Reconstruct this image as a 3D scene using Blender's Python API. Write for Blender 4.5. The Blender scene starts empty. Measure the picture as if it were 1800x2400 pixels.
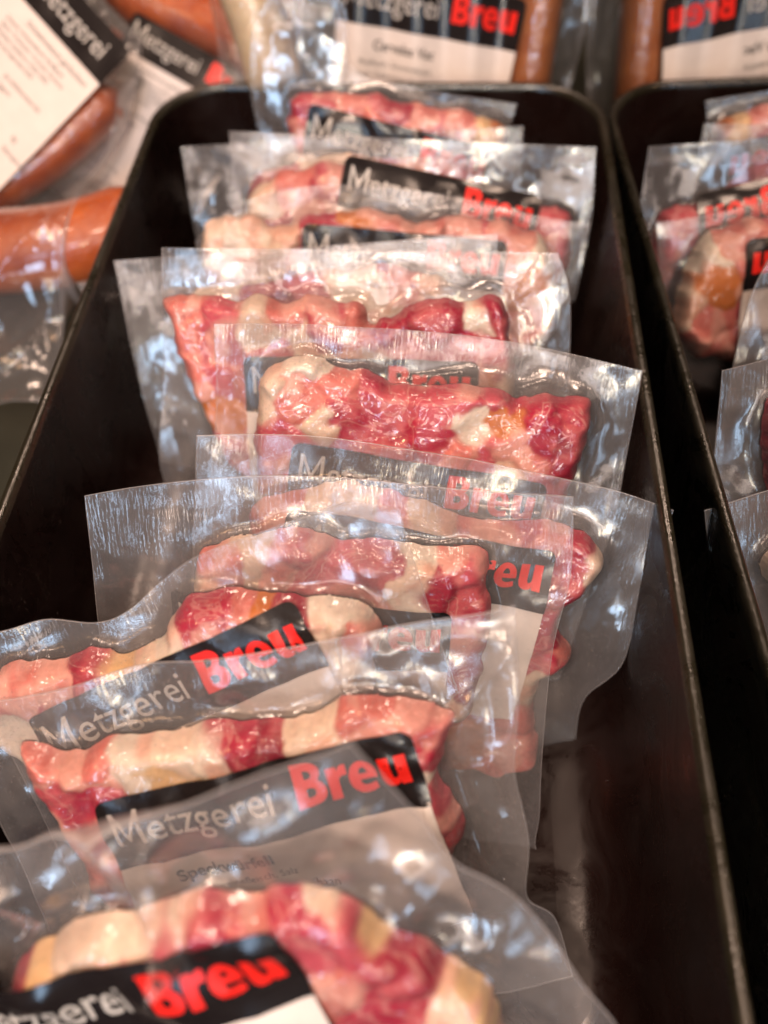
import bpy, bmesh, math, random
import numpy as np
from mathutils import Vector, Matrix

# ------------------------------------------------------------------ camera, world, lamps, exposure
sc = bpy.context.scene
COL = sc.collection
K = 1800.0 / 1659.0
F = 1800.0
CAM = np.array([0.0, 0.0, 0.28])
P_, Y_, R_ = math.radians(57.5), math.radians(6.5), math.radians(-3.5)
fw = np.array([-math.sin(Y_) * math.cos(P_), math.cos(Y_) * math.cos(P_), -math.sin(P_)])
rt0 = np.array([math.cos(Y_), math.sin(Y_), 0.0])
up0 = np.cross(rt0, fw)
rt = rt0 * math.cos(R_) + up0 * math.sin(R_)
up = -rt0 * math.sin(R_) + up0 * math.cos(R_)

cd = bpy.data.cameras.new('camera')
cam = bpy.data.objects.new('camera', cd)
COL.objects.link(cam)
m = Matrix(((rt[0], up[0], -fw[0]), (rt[1], up[1], -fw[1]), (rt[2], up[2], -fw[2])))
cam.matrix_world = Matrix.Translation(Vector(CAM)) @ m.to_4x4()
cd.sensor_fit = 'VERTICAL'
cd.sensor_height = 24.0
cd.sensor_width = 18.0
cd.lens = 24.0 * F / 2400.0
cd.clip_start = 0.005
cd.clip_end = 50.0
cd.dof.use_dof = True
cd.dof.focus_distance = 0.325
cd.dof.aperture_fstop = 2.3
sc.camera = cam

w = bpy.data.worlds.new('World')
sc.world = w
w.use_nodes = True
w.node_tree.nodes['Background'].inputs[0].default_value = (1.0, 0.62, 0.40, 1)
w.node_tree.nodes['Background'].inputs[1].default_value = 0.05

def lamp(name, loc, target, sx, sy, power, colr):
    d = bpy.data.lights.new(name, 'AREA')
    d.shape = 'RECTANGLE'
    d.size, d.size_y = sx, sy
    d.energy = power
    d.color = colr
    o = bpy.data.objects.new(name, d)
    COL.objects.link(o)
    o.location = loc
    o.rotation_euler = (Vector(target) - Vector(loc)).to_track_quat('-Z', 'Y').to_euler()
    return o

WARM = (1.0, 0.70, 0.54)
COOL = (0.50, 0.72, 1.0)
C0 = (-0.03, 0.22, 0.0)
lamp('display_spot', (-0.42, 0.02, 1.20), C0, 0.10, 0.10, 6.5, WARM)
lamp('display_spot', (0.02, -0.42, 1.05), C0, 0.09, 0.09, 10.0, WARM)
lamp('display_spot', (-0.15, 0.75, 0.95), C0, 0.12, 0.12, 4.5, WARM)
lamp('display_spot', (-0.75, -0.25, 0.95), C0, 0.08, 0.08, 4.0, (1.0, 0.55, 0.27))
lamp('display_spot', (0.04, -0.85, 0.62), C0, 0.07, 0.10, 3.2, (1.0, 0.80, 0.52))
lamp('shop_window', (-0.55, -1.5, 0.55), C0, 0.22, 0.55, 6.5, COOL)
lamp('shop_window', (0.0, -1.6, 1.05), C0, 0.16, 0.50, 4.0, COOL)
lamp('sheen_softbox', (-0.25, -1.7, 1.5), C0, 1.3, 0.5, 12.0, (1.0, 0.82, 0.74))  # added softbox panel out of view, gives the film a broad warm sheen

sc.view_settings.view_transform = 'Standard'
sc.view_settings.look = 'None'
sc.view_settings.exposure = -0.06
sc.view_settings.gamma = 1.0
sc.view_settings.use_curve_mapping = False
sc.cycles.transparent_max_bounces = 48
sc.cycles.max_bounces = 8
sc.cycles.diffuse_bounces = 3
sc.cycles.glossy_bounces = 4
sc.cycles.use_adaptive_sampling = True
sc.cycles.adaptive_threshold = 0.02
sc.cycles.sample_clamp_indirect = 4.0
sc.cycles.sample_clamp_direct = 12.0
sc.cycles.caustics_reflective = False
sc.cycles.caustics_refractive = False

# ------------------------------------------------------------------ helpers
def ray(x, y):
    x *= K; y *= K
    return fw + rt * (x - 900) / F - up * (y - 1200) / F

def at(x, y, Y):
    d = ray(x, y)
    return CAM + d * (Y - CAM[1]) / d[1]

def at_z(x, y, z):
    d = ray(x, y)
    return CAM + d * (z - CAM[2]) / d[2]

def link(name, me, parent=None, mat=None):
    o = bpy.data.objects.new(name, me)
    COL.objects.link(o)
    if mat is not None:
        me.materials.append(mat)
    if parent is not None:
        o.parent = parent
    return o

def tag(o, label=None, cat=None, group=None, kind=None):
    if label: o['label'] = label
    if cat: o['category'] = cat
    if group: o['group'] = group
    if kind: o['kind'] = kind
    return o

def mesh_np(name, V, Fc, smooth=True):
    me = bpy.data.meshes.new(name)
    V = np.asarray(V, dtype=np.float32); Fc = np.asarray(Fc, dtype=np.int32)
    n = Fc.shape[1]
    me.vertices.add(len(V)); me.vertices.foreach_set('co', V.ravel())
    me.loops.add(Fc.size); me.loops.foreach_set('vertex_index', Fc.ravel())
    me.polygons.add(len(Fc))
    me.polygons.foreach_set('loop_start', np.arange(0, Fc.size, n, dtype=np.int32))
    me.polygons.foreach_set('loop_total', np.full(len(Fc), n, dtype=np.int32))
    me.update(calc_edges=True)
    me.polygons.foreach_set('use_smooth', np.full(len(Fc), smooth))
    return me

def fattr(me, name, vals):
    a = me.attributes.new(name, 'FLOAT', 'POINT')
    a.data.foreach_set('value', np.asarray(vals, dtype=np.float32))

def cattr(me, name, cols):
    a = me.attributes.new(name, 'FLOAT_COLOR', 'POINT')
    c = np.ones((len(cols), 4), dtype=np.float32); c[:, :3] = cols
    a.data.foreach_set('color', c.ravel())

def vnoise(x, y, seed=0):
    rs = np.random.RandomState(seed)
    T = rs.rand(64, 64)
    xi = np.floor(x).astype(int); yi = np.floor(y).astype(int)
    fx = x - xi; fy = y - yi
    fx = fx * fx * (3 - 2 * fx); fy = fy * fy * (3 - 2 * fy)
    a = T[xi % 64, yi % 64]; b = T[(xi + 1) % 64, yi % 64]
    c = T[xi % 64, (yi + 1) % 64]; d = T[(xi + 1) % 64, (yi + 1) % 64]
    return (a * (1 - fx) + b * fx) * (1 - fy) + (c * (1 - fx) + d * fx) * fy - 0.5

def fbm(x, y, seed=0, oct=3):
    s = 0; a = 1.0
    for i in range(oct):
        s = s + a * vnoise(x * 2 ** i + 7.3 * i, y * 2 ** i + 3.1 * i, seed + i)
        a *= 0.5
    return s

def blur(A, n):
    A = A.copy()
    for _ in range(n):
        P = np.pad(A, 1, mode='edge')
        A = (P[1:-1, 1:-1] * 4 + 2 * (P[:-2, 1:-1] + P[2:, 1:-1] + P[1:-1, :-2] + P[1:-1, 2:])
             + P[:-2, :-2] + P[2:, 2:] + P[:-2, 2:] + P[2:, :-2]) / 16.0
    return A

def tent(A, slope, n):
    A = A.copy()
    for _ in range(n):
        P = np.pad(A, 1, mode='constant')
        o = np.maximum.reduce([P[:-2, 1:-1], P[2:, 1:-1], P[1:-1, :-2], P[1:-1, 2:]]) - slope
        dg = np.maximum.reduce([P[:-2, :-2], P[2:, 2:], P[:-2, 2:], P[2:, :-2]]) - slope * 1.414
        A = np.maximum(A, np.maximum(o, dg))
    return A

def poly_sdf(px, py, poly):
    """signed distance, positive inside"""
    poly = np.asarray(poly); n = len(poly)
    d = np.full(px.shape, 1e9); inside = np.zeros(px.shape, bool)
    for i in range(n):
        a = poly[i]; b = poly[(i + 1) % n]
        e = b - a; L = (e ** 2).sum() + 1e-12
        t = np.clip(((px - a[0]) * e[0] + (py - a[1]) * e[1]) / L, 0, 1)
        d = np.minimum(d, np.hypot(px - a[0] - t * e[0], py - a[1] - t * e[1]))
        c = ((a[1] > py) != (b[1] > py))
        xx = a[0] + (py - a[1]) / (b[1] - a[1] + 1e-15) * (b[0] - a[0])
        inside ^= c & (px < xx)
    return np.where(inside, d, -d)

def chaikin(P, n=2):
    P = np.asarray(P, float)
    for _ in range(n):
        Q = np.roll(P, -1, 0)
        P = np.stack([P * .75 + Q * .25, P * .25 + Q * .75], 1).reshape(-1, 2)
    return P

def smooth_line(P, ts):
    """open poly-line sampled by arc length with catmull-rom smoothing"""
    P = np.asarray(P, float)
    if len(P) == 2:
        return P[0] + (P[1] - P[0]) * ts[:, None]
    L = np.concatenate([[0], np.cumsum(np.hypot(*np.diff(P, axis=0).T))]); L /= L[-1]
    out = []
    for t in ts:
        i = min(max(np.searchsorted(L, t) - 1, 0), len(P) - 2)
        f = (t - L[i]) / (L[i + 1] - L[i] + 1e-12)
        p0 = P[max(i - 1, 0)]; p1 = P[i]; p2 = P[i + 1]; p3 = P[min(i + 2, len(P) - 1)]
        m1 = (p2 - p0) * .5; m2 = (p3 - p1) * .5
        out.append((2 * f ** 3 - 3 * f ** 2 + 1) * p1 + (f ** 3 - 2 * f ** 2 + f) * m1 + (-2 * f ** 3 + 3 * f ** 2) * p2 + (f ** 3 - f ** 2) * m2)
    return np.array(out)

# ------------------------------------------------------------------ materials
def new_mat(name):
    mt = bpy.data.materials.new(name); mt.use_nodes = True
    nt = mt.node_tree
    for n in list(nt.nodes): nt.nodes.remove(n)
    return mt, nt, nt.nodes, nt.links

def N(nt, typ, **kw):
    n = nt.nodes.new(typ)
    for k, v in kw.items():
        if k in ('ins',):
            for kk, vv in v.items(): n.inputs[kk].default_value = vv
        else: setattr(n, k, v)
    return n

def simple(name, col, rough=0.5, metal=0.0, spec=0.5, bump=0.0, bscale=300.0, var=0.0, coat=0.0):
    mt, nt, nd, lk = new_mat(name)
    out = N(nt, 'ShaderNodeOutputMaterial'); b = N(nt, 'ShaderNodeBsdfPrincipled')
    b.inputs['Base Color'].default_value = (*col, 1); b.inputs['Roughness'].default_value = rough
    b.inputs['Metallic'].default_value = metal; b.inputs['Specular IOR Level'].default_value = spec
    b.inputs['Coat Weight'].default_value = coat
    lk.new(b.outputs[0], out.inputs[0])
    tc = N(nt, 'ShaderNodeTexCoord')
    if name.startswith('tray'):
        sm = N(nt, 'ShaderNodeTexNoise', ins={'Scale': 22.0, 'Detail': 8.0, 'Roughness': .7, 'Distortion': 1.5}); lk.new(tc.outputs['Object'], sm.inputs['Vector'])
        rr_ = N(nt, 'ShaderNodeMapRange', ins={'From Min': .42, 'From Max': .62, 'To Min': rough * .75, 'To Max': rough * 1.6}); lk.new(sm.outputs['Fac'], rr_.inputs['Value'])
        lk.new(rr_.outputs[0], b.inputs['Roughness'])
    if bump or var:
        no = N(nt, 'ShaderNodeTexNoise', ins={'Scale': bscale, 'Detail': 4.0})
        lk.new(tc.outputs['Object'], no.inputs['Vector'])
    if bump:
        bp = N(nt, 'ShaderNodeBump', ins={'Strength': 1.0, 'Distance': bump})
        lk.new(no.outputs['Fac'], bp.inputs['Height']); lk.new(bp.outputs[0], b.inputs['Normal'])
    if var:
        no2 = N(nt, 'ShaderNodeTexNoise', ins={'Scale': bscale * .15, 'Detail': 5.0})
        lk.new(tc.outputs['Object'], no2.inputs['Vector'])
        mr = N(nt, 'ShaderNodeMapRange', ins={'From Min': .3, 'From Max': .7, 'To Min': 1 - var, 'To Max': 1 + var})
        lk.new(no2.outputs['Fac'], mr.inputs['Value'])
        mx = N(nt, 'ShaderNodeVectorMath', operation='SCALE'); mx.inputs[0].default_value = col
        lk.new(mr.outputs[0], mx.inputs['Scale']); lk.new(mx.outputs[0], b.inputs['Base Color'])
    return mt

def film_mat():
    mt, nt, nd, lk = new_mat('vacuum_film')
    out = N(nt, 'ShaderNodeOutputMaterial')
    tc = N(nt, 'ShaderNodeTexCoord'); oi = N(nt, 'ShaderNodeObjectInfo')
    add = N(nt, 'ShaderNodeVectorMath', operation='ADD')
    sc_ = N(nt, 'ShaderNodeVectorMath', operation='SCALE'); sc_.inputs[0].default_value = (3, 5, 0)
    lk.new(oi.outputs['Random'], sc_.inputs['Scale'])
    lk.new(tc.outputs['Object'], add.inputs[0]); lk.new(sc_.outputs[0], add.inputs[1])
    seal = N(nt, 'ShaderNodeAttribute', attribute_name='seal')
    edge = N(nt, 'ShaderNodeAttribute', attribute_name='edge')
    tight = N(nt, 'ShaderNodeAttribute', attribute_name='tight')
    # embossing: fine ribs running along v, broken by noise
    mp = N(nt, 'ShaderNodeMapping'); mp.inputs['Scale'].default_value = (900, 90, 200)
    lk.new(add.outputs[0], mp.inputs[0])
    rib = N(nt, 'ShaderNodeTexNoise', ins={'Scale': 1.0, 'Detail': 2.0}); lk.new(mp.outputs[0], rib.inputs['Vector'])
    mp2 = N(nt, 'ShaderNodeMapping'); mp2.inputs['Scale'].default_value = (520, 900, 300)
    lk.new(add.outputs[0], mp2.inputs[0])
    spk = N(nt, 'ShaderNodeTexVoronoi', ins={'Scale': 1.0}); lk.new(mp2.outputs[0], spk.inputs['Vector'])
    spr = N(nt, 'ShaderNodeMapRange', ins={'From Min': .0, 'From Max': .32, 'To Min': 1.0, 'To Max': 0.0})
    lk.new(spk.outputs['Distance'], spr.inputs['Value'])
    # keep only some specks
    spc = N(nt, 'ShaderNodeSeparateColor'); lk.new(spk.outputs['Color'], spc.inputs[0])
    gt = N(nt, 'ShaderNodeMath', operation='GREATER_THAN'); gt.inputs[1].default_value = 0.72
    lk.new(spc.outputs[0], gt.inputs[0])
    spm = N(nt, 'ShaderNodeMath', operation='MULTIPLY'); lk.new(spr.outputs[0], spm.inputs[0]); lk.new(gt.outputs[0], spm.inputs[1])
    # rib * seal
    m1 = N(nt, 'ShaderNodeMath', operation='MULTIPLY'); lk.new(rib.outputs['Fac'], m1.inputs[0]); lk.new(seal.outputs['Fac'], m1.inputs[1])
    bp1 = N(nt, 'ShaderNodeBump', ins={'Strength': 1.0, 'Distance': 0.00034}); lk.new(m1.outputs[0], bp1.inputs['Height'])
    bp2 = N(nt, 'ShaderNodeBump', ins={'Strength': 1.0, 'Distance': 0.00040}); lk.new(spm.outputs[0], bp2.inputs['Height']); lk.new(bp1.outputs[0], bp2.inputs['Normal'])
    # wrinkles where pulled tight
    wn = N(nt, 'ShaderNodeTexNoise', ins={'Scale': 85.0, 'Detail': 1.5, 'Distortion': 1.0}); lk.new(add.outputs[0], wn.inputs['Vector'])
    rd = N(nt, 'ShaderNodeMath', operation='SUBTRACT'); rd.inputs[1].default_value = .5; lk.new(wn.outputs['Fac'], rd.inputs[0])
    ab = N(nt, 'ShaderNodeMath', operation='ABSOLUTE'); lk.new(rd.outputs[0], ab.inputs[0])
    m3 = N(nt, 'ShaderNodeMath', operation='MULTIPLY'); lk.new(ab.outputs[0], m3.inputs[0]); lk.new(tight.outputs['Fac'], m3.inputs[1])
    bp3 = N(nt, 'ShaderNodeBump', ins={'Strength': 1.0, 'Distance': 0.0030}); lk.new(m3.outputs[0], bp3.inputs['Height']); lk.new(bp2.outputs[0], bp3.inputs['Normal'])
    bn = N(nt, 'ShaderNodeTexNoise', ins={'Scale': 32.0, 'Detail': 2.0}); lk.new(add.outputs[0], bn.inputs['Vector'])
    bp4 = N(nt, 'ShaderNodeBump', ins={'Strength': 1.0, 'Distance': 0.0022}); lk.new(bn.outputs['Fac'], bp4.inputs['Height']); lk.new(bp3.outputs[0], bp4.inputs['Normal'])
    # veil
    cl = N(nt, 'ShaderNodeTexNoise', ins={'Scale': 28.0, 'Detail': 4.0}); lk.new(add.outputs[0], cl.inputs['Vector'])
    vr = N(nt, 'ShaderNodeMapRange', ins={'From Min': .3, 'From Max': .7, 'To Min': VEIL * .7, 'To Max': VEIL * 1.3}); lk.new(cl.outputs['Fac'], vr.inputs['Value'])
    a1 = N(nt, 'ShaderNodeMath', operation='MULTIPLY_ADD'); lk.new(seal.outputs['Fac'], a1.inputs[0]); a1.inputs[1].default_value = SEALV; lk.new(vr.outputs[0], a1.inputs[2])
    t1 = N(nt, 'ShaderNodeMath', operation='MULTIPLY_ADD'); lk.new(tight.outputs['Fac'], t1.inputs[0]); t1.inputs[1].default_value = -VEIL * .75; lk.new(a1.outputs[0], t1.inputs[2])
    mk = N(nt, 'ShaderNodeAttribute', attribute_name='milk')
    t2 = N(nt, 'ShaderNodeMath', operation='MULTIPLY_ADD'); lk.new(mk.outputs['Fac'], t2.inputs[0]); t2.inputs[1].default_value = .11; lk.new(t1.outputs[0], t2.inputs[2])
    a2 = N(nt, 'ShaderNodeMath', operation='MULTIPLY_ADD'); lk.new(edge.outputs['Fac'], a2.inputs[0]); a2.inputs[1].default_value = 0.45; lk.new(t2.outputs[0], a2.inputs[2])
    a3 = N(nt, 'ShaderNodeMath', operation='MULTIPLY_ADD'); lk.new(spm.outputs[0], a3.inputs[0]); a3.inputs[1].default_value = 0.22; lk.new(a2.outputs[0], a3.inputs[2]); a3.use_clamp = True
    tr = N(nt, 'ShaderNodeBsdfTransparent'); tr.inputs[0].default_value = (.985, .98, .975, 1)
    df = N(nt, 'ShaderNodeBsdfDiffuse'); df.inputs[0].default_value = (.72, .73, .78, 1)
    tl = N(nt, 'ShaderNodeBsdfTranslucent'); tl.inputs[0].default_value = (.74, .73, .72, 1)
    dm = N(nt, 'ShaderNodeMixShader'); dm.inputs[0].default_value = .35; lk.new(df.outputs[0], dm.inputs[1]); lk.new(tl.outputs[0], dm.inputs[2])
    mxv = N(nt, 'ShaderNodeMixShader'); lk.new(a3.outputs[0], mxv.inputs[0]); lk.new(tr.outputs[0], mxv.inputs[1]); lk.new(dm.outputs[0], mxv.inputs[2])
    gl = N(nt, 'ShaderNodeBsdfGlossy'); gl.inputs['Color'].default_value = (1, 1, 1, 1)
    rg = N(nt, 'ShaderNodeMath', operation='MULTIPLY_ADD'); lk.new(seal.outputs['Fac'], rg.inputs[0]); rg.inputs[1].default_value = .06; rg.inputs[2].default_value = .085
    lk.new(rg.outputs[0], gl.inputs['Roughness']); lk.new(bp4.outputs[0], gl.inputs['Normal'])
    fr = N(nt, 'ShaderNodeFresnel', ins={'IOR': 1.5}); lk.new(bp4.outputs[0], fr.inputs['Normal'])
    fm = N(nt, 'ShaderNodeMath', operation='MINIMUM'); lk.new(fr.outputs[0], fm.inputs[0]); fm.inputs[1].default_value = .24
    f2 = N(nt, 'ShaderNodeMath', operation='MULTIPLY_ADD'); lk.new(fm.outputs[0], f2.inputs[0]); f2.inputs[1].default_value = 1.1; f2.inputs[2].default_value = 0.015
    mx = N(nt, 'ShaderNodeMixShader'); lk.new(f2.outputs[0], mx.inputs[0]); lk.new(mxv.outputs[0], mx.inputs[1]); lk.new(gl.outputs[0], mx.inputs[2])
    lk.new(mx.outputs[0], out.inputs[0])
    return mt

VEIL = 0.058
SEALV = 0.040

def meat_mat():
    mt, nt, nd, lk = new_mat('cured_meat')
    out = N(nt, 'ShaderNodeOutputMaterial'); b = N(nt, 'ShaderNodeBsdfPrincipled')
    tc = N(nt, 'ShaderNodeTexCoord')
    at_ = N(nt, 'ShaderNodeAttribute', attribute_name='col')
    lean = N(nt, 'ShaderNodeAttribute', attribute_name='lean')
    mp = N(nt, 'ShaderNodeMapping'); mp.inputs['Scale'].default_value = (150, 420, 200); mp.inputs['Rotation'].default_value = (0, 0, .5)
    lk.new(tc.outputs['Object'], mp.inputs[0])
    no = N(nt, 'ShaderNodeTexNoise', ins={'Scale': 1.0, 'Detail': 5.0, 'Roughness': .62, 'Distortion': 1.0}); lk.new(mp.outputs[0], no.inputs['Vector'])
    mr = N(nt, 'ShaderNodeMapRange', ins={'From Min': .52, 'From Max': .80, 'To Min': 0.0, 'To Max': .55}); lk.new(no.outputs['Fac'], mr.inputs['Value'])
    mu = N(nt, 'ShaderNodeMath', operation='MULTIPLY'); lk.new(mr.outputs[0], mu.inputs[0]); lk.new(lean.outputs['Fac'], mu.inputs[1])
    mix = N(nt, 'ShaderNodeMix', data_type='RGBA'); lk.new(mu.outputs[0], mix.inputs[0]); lk.new(at_.outputs['Color'], mix.inputs[6]); mix.inputs[7].default_value = (.68, .33, .28, 1)
    vn = N(nt, 'ShaderNodeTexNoise', ins={'Scale': 38.0, 'Detail': 3.0, 'Distortion': 1.0}); lk.new(tc.outputs['Object'], vn.inputs['Vector'])
    v1 = N(nt, 'ShaderNodeMath', operation='SUBTRACT'); v1.inputs[1].default_value = .5; lk.new(vn.outputs['Fac'], v1.inputs[0])
    v2 = N(nt, 'ShaderNodeMath', operation='ABSOLUTE'); lk.new(v1.outputs[0], v2.inputs[0])
    v3 = N(nt, 'ShaderNodeMapRange', ins={'From Min': .0, 'From Max': .022, 'To Min': .34, 'To Max': 0.0}); lk.new(v2.outputs[0], v3.inputs['Value'])
    v4 = N(nt, 'ShaderNodeMath', operation='MULTIPLY'); lk.new(v3.outputs[0], v4.inputs[0]); lk.new(lean.outputs['Fac'], v4.inputs[1])
    mixv = N(nt, 'ShaderNodeMix', data_type='RGBA'); lk.new(v4.outputs[0], mixv.inputs[0]); lk.new(mix.outputs[2], mixv.inputs[6]); mixv.inputs[7].default_value = (.82, .52, .46, 1)
    n2 = N(nt, 'ShaderNodeTexNoise', ins={'Scale': 420.0, 'Detail': 4.0}); lk.new(tc.outputs['Object'], n2.inputs['Vector'])
    m2 = N(nt, 'ShaderNodeMapRange', ins={'From Min': .3, 'From Max': .7, 'To Min': .91, 'To Max': 1.09}); lk.new(n2.outputs['Fac'], m2.inputs['Value'])
    vm = N(nt, 'ShaderNodeVectorMath', operation='SCALE'); lk.new(mixv.outputs[2], vm.inputs[0]); lk.new(m2.outputs[0], vm.inputs['Scale'])
    lk.new(vm.outputs[0], b.inputs['Base Color'])
    b.inputs['Roughness'].default_value = .38
    b.inputs['Specular IOR Level'].default_value = .35
    b.inputs['Subsurface Weight'].default_value = SSS
    b.inputs['Subsurface Radius'].default_value = (1.0, .35, .2)
    b.inputs['Subsurface Scale'].default_value = .003
    bp = N(nt, 'ShaderNodeBump', ins={'Strength': 1.0, 'Distance': .0002}); lk.new(no.outputs['Fac'], bp.inputs['Height']); lk.new(bp.outputs[0], b.inputs['Normal'])
    lk.new(b.outputs[0], out.inputs[0])
    return mt
SSS = 0.15

def film_back_mat():
    mt, nt, nd, lk = new_mat('vacuum_film_back')
    out = N(nt, 'ShaderNodeOutputMaterial')
    tr = N(nt, 'ShaderNodeBsdfTransparent'); tr.inputs[0].default_value = (.985, .98, .975, 1)
    df = N(nt, 'ShaderNodeBsdfDiffuse'); df.inputs[0].default_value = (.72, .73, .78, 1)
    gl = N(nt, 'ShaderNodeBsdfGlossy'); gl.inputs['Roughness'].default_value = .15
    m1 = N(nt, 'ShaderNodeMixShader'); m1.inputs[0].default_value = .05; lk.new(tr.outputs[0], m1.inputs[1]); lk.new(df.outputs[0], m1.inputs[2])
    m2 = N(nt, 'ShaderNodeMixShader'); m2.inputs[0].default_value = .05; lk.new(m1.outputs[0], m2.inputs[1]); lk.new(gl.outputs[0], m2.inputs[2])
    lk.new(m2.outputs[0], out.inputs[0])
    return mt
M_FILM = film_mat()
M_BACK = film_back_mat()
M_MEAT = meat_mat()
M_BLACK = simple('label_black', (.012, .010, .011), .22, spec=.5, bump=.00006, bscale=900)
M_WHITE = simple('label_paper', (.76, .71, .69), .42, bump=.00008, bscale=700, var=.04)
M_RED = simple('logo_red', (.80, .018, .012), .4)
M_GREY = simple('logo_grey', (.50, .50, .49), .4)
M_INK = simple('print_ink', (.07, .065, .065), .6)
M_TRAY = simple('tray_melamine', (.009, .0040, .0034), .30, spec=.45, bump=.00012, bscale=140, var=.35)
M_RIM = simple('tray_rim', (.012, .011, .006), .27, spec=.7, bump=.00025, bscale=420, var=.3)
M_SHELF = simple('shelf_dark', (.030, .032, .024), .35, var=.3, bscale=120)
M_MIRROR = simple('mirror_silver', (.74, .74, .73), .012, metal=1.0)
M_GLASSDUST = None

def sausage_mat(name, c1, c2):
    mt, nt, nd, lk = new_mat(name)
    out = N(nt, 'ShaderNodeOutputMaterial'); b = N(nt, 'ShaderNodeBsdfPrincipled')
    tc = N(nt, 'ShaderNodeTexCoord')
    no = N(nt, 'ShaderNodeTexNoise', ins={'Scale': 45.0, 'Detail': 6.0, 'Roughness': .6}); lk.new(tc.outputs['Object'], no.inputs['Vector'])
    cr = N(nt, 'ShaderNodeValToRGB'); cr.color_ramp.elements[0].position = .36; cr.color_ramp.elements[1].position = .66
    cr.color_ramp.elements[0].color = (*c1, 1); cr.color_ramp.elements[1].color = (*c2, 1)
    lk.new(no.outputs['Fac'], cr.inputs[0]); lk.new(cr.outputs[0], b.inputs['Base Color'])
    b.inputs['Roughness'].default_value = .3; b.inputs['Subsurface Weight'].default_value = .15
    b.inputs['Subsurface Radius'].default_value = (1, .3, .1); b.inputs['Subsurface Scale'].default_value = .004
    b.inputs['Coat Weight'].default_value = .4
    bp = N(nt, 'ShaderNodeBump', ins={'Strength': 1.0, 'Distance': .0016}); lk.new(no.outputs['Fac'], bp.inputs['Height'])
    wr = N(nt, 'ShaderNodeTexNoise', ins={'Scale': 260.0, 'Detail': 4.0, 'Distortion': 1.5}); lk.new(tc.outputs['Object'], wr.inputs['Vector'])
    bq = N(nt, 'ShaderNodeBump', ins={'Strength': 1.0, 'Distance': .0006}); lk.new(wr.outputs['Fac'], bq.inputs['Height']); lk.new(bp.outputs[0], bq.inputs['Normal']); lk.new(bq.outputs[0], b.inputs['Normal'])
    lk.new(b.outputs[0], out.inputs[0])
    return mt
M_SAUS = sausage_mat('sausage_smoked', (.33, .055, .012), (.52, .125, .028))
M_SAUSB = sausage_mat('sausage_brown', (.30, .085, .02), (.46, .16, .04))
M_PALE = sausage_mat('sausage_pale', (.62, .48, .30), (.72, .60, .42))

# ------------------------------------------------------------------ label templates (flat, gridded, conformed later)
LW = 0.120; LH = 0.0290

def grid_cut(bm, step):
    xs = [v.co.x for v in bm.verts]; ys = [v.co.y for v in bm.verts]
    for ax, lo, hi in ((0, min(xs), max(xs)), (1, min(ys), max(ys))):
        k = math.ceil(lo / step)
        while k * step < hi:
            co = [0, 0, 0]; no = [0, 0, 0]; co[ax] = k * step + 1e-6; no[ax] = 1
            bmesh.ops.bisect_plane(bm, geom=bm.verts[:] + bm.edges[:] + bm.faces[:], plane_co=co, plane_no=no, dist=1e-7)
            k += 1

def bm_arrays(bm):
    bmesh.ops.triangulate(bm, faces=bm.faces[:])
    bm.verts.index_update()
    V = np.array([v.co[:2] for v in bm.verts]); Fc = np.array([[v.index for v in f.verts] for f in bm.faces])
    bm.free()
    return V, Fc

def flat_poly(pts, step=.0025):
    bm = bmesh.new()
    bm.faces.new([bm.verts.new((p[0], p[1], 0)) for p in pts])
    grid_cut(bm, step)
    return bm_arrays(bm)

def flat_text(s, size, x, y, offset=0.0, sx=1.0, step=.004, align='LEFT', shear=0, space=1.0):
    cu = bpy.data.curves.new('txt', 'FONT'); cu.body = s; cu.size = size; cu.offset = offset; cu.align_x = align
    cu.resolution_u = 3; cu.shear = shear
    cu.space_character = space
    o = bpy.data.objects.new('txt', cu); COL.objects.link(o)
    dg = bpy.context.evaluated_depsgraph_get(); dg.update()
    me = bpy.data.meshes.new_from_object(o.evaluated_get(dg))
    bm = bmesh.new(); bm.from_mesh(me)
    for v in bm.verts: v.co.x = v.co.x * sx + x; v.co.y += y
    bmesh.ops.remove_doubles(bm, verts=bm.verts[:], dist=1e-7)
    grid_cut(bm, step)
    bpy.data.objects.remove(o); bpy.data.curves.remove(cu); bpy.data.meshes.remove(me)
    return bm_arrays(bm)

def flat_M(size, x, y, wdt=.60, st=.085):
    h = size * .735; W = size * wdt; t = size * st
    polys = [[(0, 0), (t, 0), (t, h), (0, h)], [(W - t, 0), (W, 0), (W, h), (W - t, h)],
             [(t, h), (t, h - t * 1.9), (W / 2 - .0002, t * 1.2), (W / 2 - .0002, t * 3.2)], [(W - t, h), (W / 2 + .0002, t * 3.2), (W / 2 + .0002, t * 1.2), (W - t, h - t * 1.9)],
             [(W / 2 - .0002, t * 1.2), (W / 2 + .0002, t * 1.2), (W / 2 + .0002, t * 3.2), (W / 2 - .0002, t * 3.2)]]
    bm = bmesh.new()
    for p in polys: bm.faces.new([bm.verts.new((a + x, b + y, 0)) for a, b in p])
    grid_cut(bm, .003)
    return bm_arrays(bm)

def join_flat(A, B): return (np.concatenate([A[0], B[0]]), np.concatenate([A[1], B[1] + len(A[0])]))

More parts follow.
